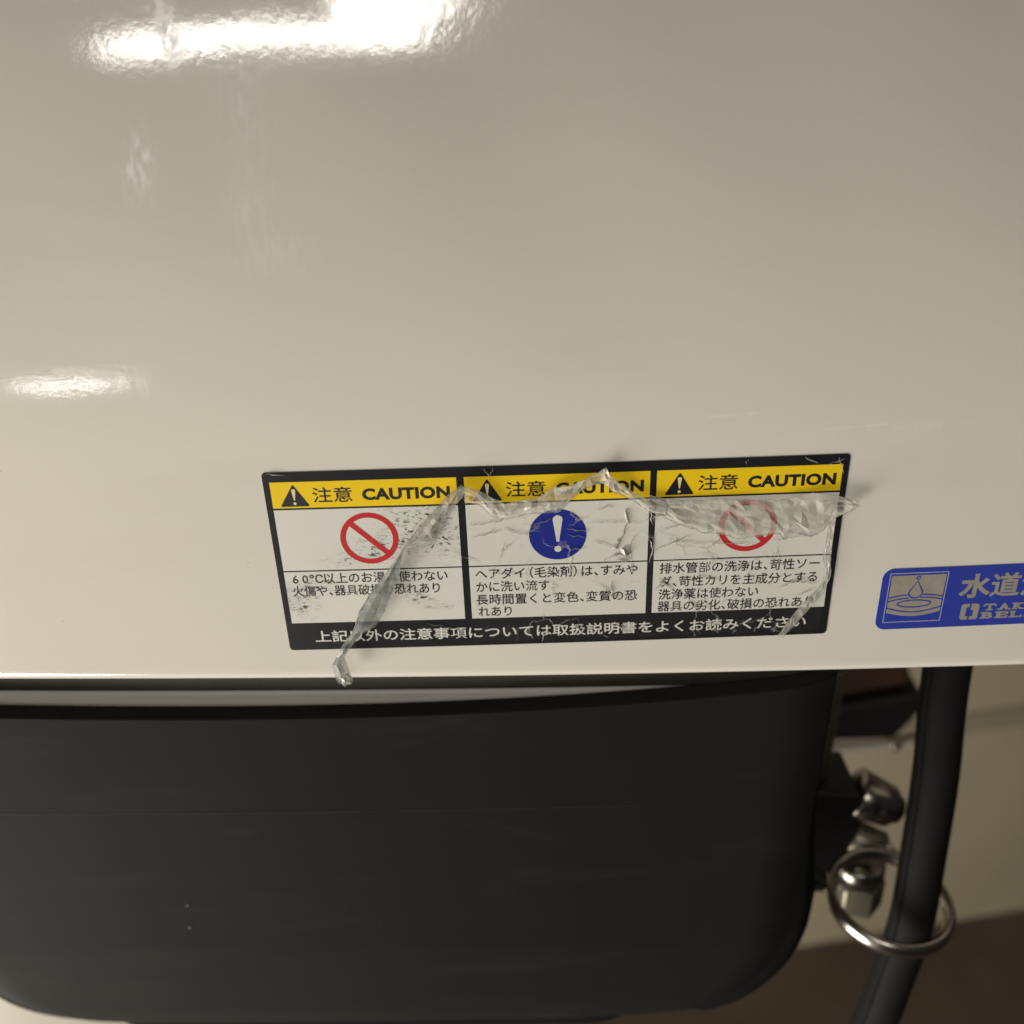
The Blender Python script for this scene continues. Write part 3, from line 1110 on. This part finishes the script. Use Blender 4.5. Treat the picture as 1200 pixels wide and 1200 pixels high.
def film_strip(name, E1, E2, hts1, hts2, n, m, parent, folds, amp, jit, seed, mat, label=None):
    rnd = random.Random(seed)
    a, b = resample(E1, n), resample(E2, n)
    h1 = np.interp(np.linspace(0, 1, n), np.linspace(0, 1, len(hts1)), hts1)
    h2 = np.interp(np.linspace(0, 1, n), np.linspace(0, 1, len(hts2)), hts2)
    V, Fc = [], []
    ph = rnd.random() * 6
    for i in range(n):
        wdt = math.hypot(*(b[i] - a[i]))
        ph += rnd.uniform(-0.35, 0.35)
        for j in range(m + 1):
            t = j / m
            p = a[i] * (1 - t) + b[i] * t
            h = h1[i] * (1 - t) + h2[i] * t
            e = math.sin(math.pi * t)
            h += e * amp * (abs(math.sin(folds * math.pi * t + ph)) - 0.3) * min(1.0, wdt / 4)
            h += amp * 0.5 * mnoise.noise(Vector((p[0] * 0.55, p[1] * 0.55, seed)))
            k = jit * (0.25 + 0.75 * (0 < j < m))
            h = max(0.42, h + rnd.uniform(-k, k) * 0.8)
            x = (p[0] + rnd.uniform(-k, k)) * MM
            z = (p[1] + rnd.uniform(-k, k)) * MM
            V.append((x, S(x, max(z, 0.004)) - h * MM, z))
    w = m + 1
    for i in range(n - 1):
        for j in range(m):
            q = (i * w + j, (i + 1) * w + j, (i + 1) * w + j + 1, i * w + j + 1)
            if rnd.random() < 0.5:
                Fc += [(q[0], q[1], q[2]), (q[0], q[2], q[3])]
            else:
                Fc += [(q[0], q[1], q[3]), (q[1], q[2], q[3])]
    return build(name, V, Fc, mat, parent, False, label)


def make_film():
    root = thing('torn_film', 'crumpled clear plastic film peeling in a ragged strip off the caution sticker', 'film', (0.0175, -0.002, 0.046))
    HA = [2.5, 3.5, 4, 5, 6, 5.5, 4.5]
    cutp = (-26.6, 36.9)
    film_strip('lifted_fold', A1[:6] + [cutp], A2[:6] + [(-26.0, 36.6)], [2.5, 3.5, 4.0, 4.5], [1.5, 1.2, 1.0, 3.8], 17, 4, root, 1.5, 0.9, 0.22, 3, M['film'])
    film_strip('hanging_strip', A1[5:], A2[5:], [4.5, 5.2, 6, 5.5, 4.5], [4.0, 4.4, 5.2, 5.0, 4.2], 19, 3, root, 1.0, 0.9, 0.20, 4, M['grey_film'])
    film_strip('crumpled_edge', B1, B2, [2.5, 1.5, 1.5, 2, 2.5, 1.5, 1], [.7] * 3, 36, 4, root, 1.6, 0.9, 0.24, 5, M['film'])
    film_strip('loose_flap', C1, C2, [.9, .9, .9, 1.2, 2.2], [.6, .6, .6, .9, 2.2], 30, 7, root, 1.5, 0.40, 0.34, 8, M['film'])
    film_strip('hanging_strip', D1, D2, [1.5, 1.5, 1, 1.5, 2], [1.5, 1.5, 1, 1.5, 2], 34, 4, root, 1.2, 0.5, 0.14, 11, M['film'])

    def edge_fold(pts, hts, r, seed):
        """the film's rolled edge, a thin glossy bead"""
        rnd = random.Random(seed)
        q = resample(pts, len(pts) * 5)
        hh = np.interp(np.linspace(0, 1, len(q)), np.linspace(0, 1, len(hts)), hts)
        path, rad = [], []
        for (x, z), h in zip(q, hh):
            x, z = (x + rnd.uniform(-.12, .12)) * MM, (z + rnd.uniform(-.12, .12)) * MM
            path.append((x, S(x, max(z, 0.004)) - (h + 0.1 + rnd.uniform(-.1, .15)) * MM, z))
            rad.append(r * rnd.uniform(0.35, 1.3) * MM)
        V, Fc = tube_geo(path, rad, 6)
        build('rolled_edge', V, Fc, M['crease'], root, True)
    edge_fold(A1, [2.5, 3.5, 4, 5, 6, 5.5, 4.5], 0.09, 1)
    edge_fold(A2[5:], [4.0, 4.4, 5.2, 5.0, 4.2], 0.08, 2)
    edge_fold(A2[:5], [1.5, 1.2, 1.0], 0.06, 3)
    edge_fold(B1, [2.5, 1.5, 1.5, 2, 2.5, 1.5, 1], 0.09, 4)
    edge_fold(B2, [.7, .7], 0.09, 5)
    edge_fold(C1, [.9, .9, .9, 1.2, 2.2], 0.07, 6)
    edge_fold(C2, [.6, .6, .6, .9, 2.2], 0.08, 7)
    edge_fold(D1, [1.5, 1.5, 1, 1.5, 2], 0.06, 8)
    edge_fold(D2, [1.5, 1.5, 1, 1.5, 2], 0.06, 9)
    # blob of balled film at the tail of the left strip
    bm = bmesh.new()
    bmesh.ops.create_icosphere(bm, subdivisions=2, radius=1)
    V, Fc = [], []
    for v in bm.verts:
        k = 1 + 0.75 * mnoise.noise(v.co * 1.9 + Vector((3, 1, 0)))
        V.append(((-41.4 + 1.6 * v.co.x * k) * MM, (-4.2 + 0.9 * v.co.y * k) * MM, (2.9 + 1.7 * v.co.z * k) * MM))
    Fc = [tuple(v.index for v in f.verts) for f in bm.faces]
    bm.free()
    build('balled_end', V, Fc, M['film'], root)
    # film still lying on the second and third panels
    lo = -23.0
    n = 70
    V, Fc = [], []
    for i in range(n + 1):
        u = -20.4 + (64.0 + 20.4) * i / n
        top = float(np.interp(u, [-20.4, -14, -8, 0, 8, 12, 20, 30, 45, 56, 64], [13.5, 12.0, 11.5, 12.5, 17.5, 15.0, 12.0, 8.5, 5.5, 5.2, 4.5])) + 0.4 * math.sin(i * 1.7)
        bot = lo + 1.0 * mnoise.noise(Vector((i * 0.37, 0, 4)))
        for j in range(31):
            v = bot + (top - bot) * j / 30
            V.append(SK(u, v, 0.33 + 0.05 * mnoise.noise(Vector((u * 0.4, v * 0.5, 2)))))
    for i in range(n):
        for j in range(30):
            Fc.append((i * 31 + j, (i + 1) * 31 + j, (i + 1) * 31 + j + 1, i * 31 + j + 1))
    build('clear_sheet', V, Fc, M['clear_sheet'], root, True)
    # raised creases: short jagged folds
    rnd = random.Random(21)

    def crease(u, v, du, dv, w, name='crease'):
        k = max(4, int(math.hypot(du, dv) / 0.8))
        V, Fc = [], []
        nx, ny = -dv, du
        l = math.hypot(nx, ny)
        nx, ny = nx / l, ny / l
        for i in range(k + 1):
            t = i / k
            e = math.sin(math.pi * (0.06 + 0.88 * t))
            jx, jy = rnd.uniform(-.28, .28), rnd.uniform(-.28, .28)
            cu, cv = u + du * t + jx, v + dv * t + jy
            ww = w * e * rnd.uniform(0.5, 1.3)
            V += [SK(cu - nx * ww, cv - ny * ww, 0.36), SK(cu + nx * ww * .1, cv + ny * ww * .1, 0.40 + 0.9 * ww), SK(cu + nx * ww, cv + ny * ww, 0.36)]
        for i in range(k):
            for j in range(2):
                Fc.append((i * 3 + j, (i + 1) * 3 + j, (i + 1) * 3 + j + 1, i * 3 + j + 1))
        return V, Fc
    specs = [(-20, 9.5, 9, 1.2, .16), (-19.5, 6.2, 7, 1.5, .14), (-12.5, 8.3, 6.5, -2, .18), (-13.5, 0.2, 1.2, 4.2, .15), (-12.6, 2.2, 2.2, 2.4, .14),
             (-6, 8.5, 5.2, 2.2, .2), (2.3, 8.1, 5.0, -1.3, .18), (2.5, 6.3, 4.5, -1.0, .13), (3, 2.2, 4, 0.4, .14), (7.5, 9.3, 12.5, -0.6, .10),
             (8.2, 4.2, 5, -1.6, .14), (9, 12.6, 4.5, 0.8, .12), (20.5, 9.5, 8, 2.5, .25), (24.5, 6.8, 7, 1.8, .22), (23.0, 1.2, 8, 3.6, .15),
             (26, 3.8, 9, -1.4, .14), (34, 2.9, 13, -1.0, .12), (50, 3.0, 9, 1.0, .12), (56, 4.4, 5, -.6, .14), (10.5, -9.8, 4.5, -1.8, .2), (12.5, -6.8, 1.0, -4.2, .22),
             (9.8, -7.5, 3.5, -3.2, .18), (23.5, -9.6, 2.2, 3.2, .25), (24.2, -6.8, 3.2, -3.4, .22), (31, -12.5, 2.6, -3.8, .2), (33, -5.8, 5.0, -1.6, .18),
             (40, -4.2, 4.2, -.8, .15), (53, -10, 6, 2.2, .2), (55, -8.4, 7.5, -1.2, .16), (57, -13, 5.2, 2.6, .16), (22.0, -2.2, .6, 5.5, .2), (-2.5, -20, -1.5, -3.6, .2),
             (4, -18.5, 2.2, -3.2, .25), (14, -18.2, 2.4, -3.6, .2), (33.5, -19.5, 1.5, -3.4, .16), (-24, 2.4, 6.0, -3.0, .07), (-16, -3.5, 9, -.8, .08),
             (-32.0, -17.2, 8, -2.0, .10), (21.5, 11.5, .8, -3.6, .2), (21.4, 5.0, .8, -3.2, .22), (-16.0, 23.8, 1.2, -2.2, .14), (-13.8, 23.9, -1.2, -2.2, .14),
             (55.5, 23.8, 3.4, -1.4, .18), (60.5, 21.4, 4.2, 2.0, .2), (63.2, 23.6, 1.4, -4.0, .14), (42.5, 22.6, .5, 1.4, .14), (-64.8, 23.9, 4.4, -.3, .2)]
    for s in specs:
        V, Fc = crease(*s)
        build('crease', V, Fc, M['crease'], root)
    # the knotted lump with a thread right of the blue sign
    for s in ((16.9, 8.6, -1.4, 3.6, .5), (14.8, 4.6, 1.4, 4.0, .3), (13.2, 1.2, 1.8, 3.6, .75), (15.6, 2.6, .6, -3.0, .9), (13.0, .2, 4.4, .6, .7), (14.0, -1.0, 3.4, -.4, .5)):
        V, Fc = crease(*s)
        build('crease', V, Fc, M['crease'], root)
    return root


film = make_film()


# ------------------------------------------------------------------ hose, ring, valve at the right
def make_hose():
    root = thing('shower_hose', 'thick black rubber hose hanging down right of the black panel through the ring', 'hose', (0.1318, 0.043, -0.034))
    key = [(0.1335, 0.062, 0.10), (0.1330, 0.052, 0.03), (0.1318, 0.0428, -0.0339), (0.1322, 0.036, -0.067), (0.1315, 0.0304, -0.0962), (0.1300, 0.0250, -0.1216),
           (0.1262, 0.0215, -0.145), (0.1230, 0.0196, -0.1641), (0.115, 0.020, -0.21), (0.105, 0.03, -0.30), (0.100, 0.05, -0.42)]
    K = np.array(key)
    t = np.linspace(0, len(key) - 1, 90)
    # Catmull-Rom through the keys
    pts = []
    for q in t:
        i = min(int(q), len(key) - 2)
        f = q - i
        p0, p1, p2, p3 = K[max(i - 1, 0)], K[i], K[i + 1], K[min(i + 2, len(key) - 1)]
        pts.append(Vector(0.5 * ((2 * p1) + (-p0 + p2) * f + (2 * p0 - 5 * p1 + 4 * p2 - p3) * f * f + (-p0 + 3 * p1 - 3 * p2 + p3) * f ** 3)))
    V, Fc = tube_geo(pts, 0.0070, 24)
    build('hose_tube', V, Fc, M['hose'], root, True)
    # flat moulded ridge along the hose's left flank
    pr = [p + Vector((-0.0064, -0.0030, 0)) for p in pts]
    V, Fc = tube_geo(pr, 0.0009, 8)
    build('ridge', V, Fc, M['hose'], root, True)
    return root


make_hose()


def make_ring():
    root = thing('hose_ring', 'chrome guide ring held level around the black hose', 'ring', (0.1245, 0.0315, -0.1190))
    V, Fc = torus_geo((0.1245, 0.0315, -0.1190), 0.0192, 0.0018, (0.04, -0.05, 1), 72, 14, 1.7)
    build('ring_band', V, Fc, M['chrome'], root, True)
    V, Fc = tube_geo([(0.0925, 0.047, -0.1160), (0.1000, 0.042, -0.1170), (0.1068, 0.0375, -0.1185)], [0.0034, 0.003, 0.0024], 12)
    build('ring_stem', V, Fc, M['black_block'], root, True)
    return root


make_ring()


def cyl(name, a, b, r0, r1, mat, parent, n=24, bev=0.0006):
    a, b = Vector(a), Vector(b)
    d = (b - a)
    L = d.length
    d.normalize()
    bv = min(bev, L * 0.3)
    path = [a, a + d * 1e-5, a + d * bv, b - d * bv, b - d * 1e-5, b]
    V, Fc = tube_geo(path, [0.0001, r0 - bv, r0, r1, r1 - bv, 0.0001], n)
    return build(name, V, Fc, mat, parent, True)


def make_valve():
    root = thing('water_valve', 'black bodied valve with chrome knob and nut behind the black panel', 'valve', (0.118, 0.066, -0.122))
    o = build('valve_body', *prism_geo([(0.098, -0.096), (0.1205, -0.098), (0.1225, -0.104), (0.1225, -0.140), (0.119, -0.146), (0.098, -0.146)], 0.058, 0.082), M['black_block'], root)
    bevel_mesh(o, 0.0018)
    cyl('inlet_pipe', (0.1060, 0.070, -0.0965), (0.1060, 0.070, -0.05), 0.0062, 0.0062, M['brass'], root)
    k = cyl('knob', (0.1215, 0.066, -0.1035), (0.1345, 0.0635, -0.1085), 0.0092, 0.0075, M['dark_chrome'], root)
    cyl('knob_cap', (0.1340, 0.0635, -0.1084), (0.1375, 0.063, -0.1098), 0.0062, 0.0050, M['black_block'], root)
    cyl('neck', (0.1215, 0.063, -0.1210), (0.1330, 0.060, -0.1250), 0.0062, 0.0058, M['brass'], root)
    cyl('collar', (0.1270, 0.062, -0.1330), (0.1270, 0.0612, -0.1395), 0.0090, 0.0090, M['dark_chrome'], root)
    V, Fc = tube_geo([(0.1270, 0.061, -0.1405), (0.1270, 0.0605, -0.1525)], 0.0098, 6)
    o = build('hex_nut', V, Fc, M['brass'], root)
    bevel_mesh(o, 0.0008, 2)
    V, Fc = tube_geo([(0.1300, 0.0535, -0.1160), (0.1335, 0.0520, -0.1195), (0.1375, 0.0520, -0.1235)], [0.0016, 0.0017, 0.0014], 10)
    build('lever', V, Fc, M['chrome'], root, True)
    return root


make_valve()


def make_arm():
    root = thing('chair_arm', 'dark armrest end with brown top and black underside seen past the panel', 'armrest', (0.205, 0.245, -0.215))
    o = build('arm_underside', *prism_geo([(0.150, -0.2195), (0.211, -0.2185), (0.2235, -0.1975), (0.2215, -0.1865), (0.150, -0.2005)], 0.225, 0.285), M['black_leather'], root)
    bevel_mesh(o, 0.003)
    o = build('arm_pad', *prism_geo([(0.150, -0.2000), (0.2180, -0.1862), (0.2120, -0.1650), (0.150, -0.1650)], 0.232, 0.300), M['brown_leather'], root)
    bevel_mesh(o, 0.004)
    return root


make_arm()


def make_rail():
    root = thing('chrome_rail', 'thin curved chrome rail crossing behind the hose under the dark armrest', 'rail', (0.185, 0.187, -0.19))
    pts = [Vector((0.10 + 0.0065 * k, 0.187 + 0.00009 * (k - 9) ** 2, -0.1885 - 0.00012 * k)) for k in range(19)]
    V, Fc = tube_geo(pts, 0.0026, 14)
    build('rail_tube', V, Fc, M['satin'], root, True)
    cyl('rail_tip', pts[-5], pts[-1] + Vector((0.004, 0.004, 0)), 0.0034, 0.0030, M['chrome'], root)
    return root


make_rail()

# dado moulding on the far wall
dado = thing('dado_rail', 'brownish moulding strip running along the beige wall in the background', 'moulding', (0.62, 0.83, -0.720))
V, Fc = [], []
prf = [(0.0, 0.018), (-0.005, 0.014), (-0.007, 0.004), (-0.006, -0.008), (-0.003, -0.016), (0.0, -0.020)]
for x in (-0.44, 2.59):
    for dy, dz in prf:
        V.append((x, wall_y(x) + dy, -0.720 + dz))
n = len(prf)
for k in range(n - 1):
    Fc.append((k, n + k, n + k + 1, k + 1))
M['dado'] = room_mat("brownish_moulding", (0.315, 0.268, 0.195), 0.15, 6)
build('moulding_face', V, Fc, M['dado'], dado)
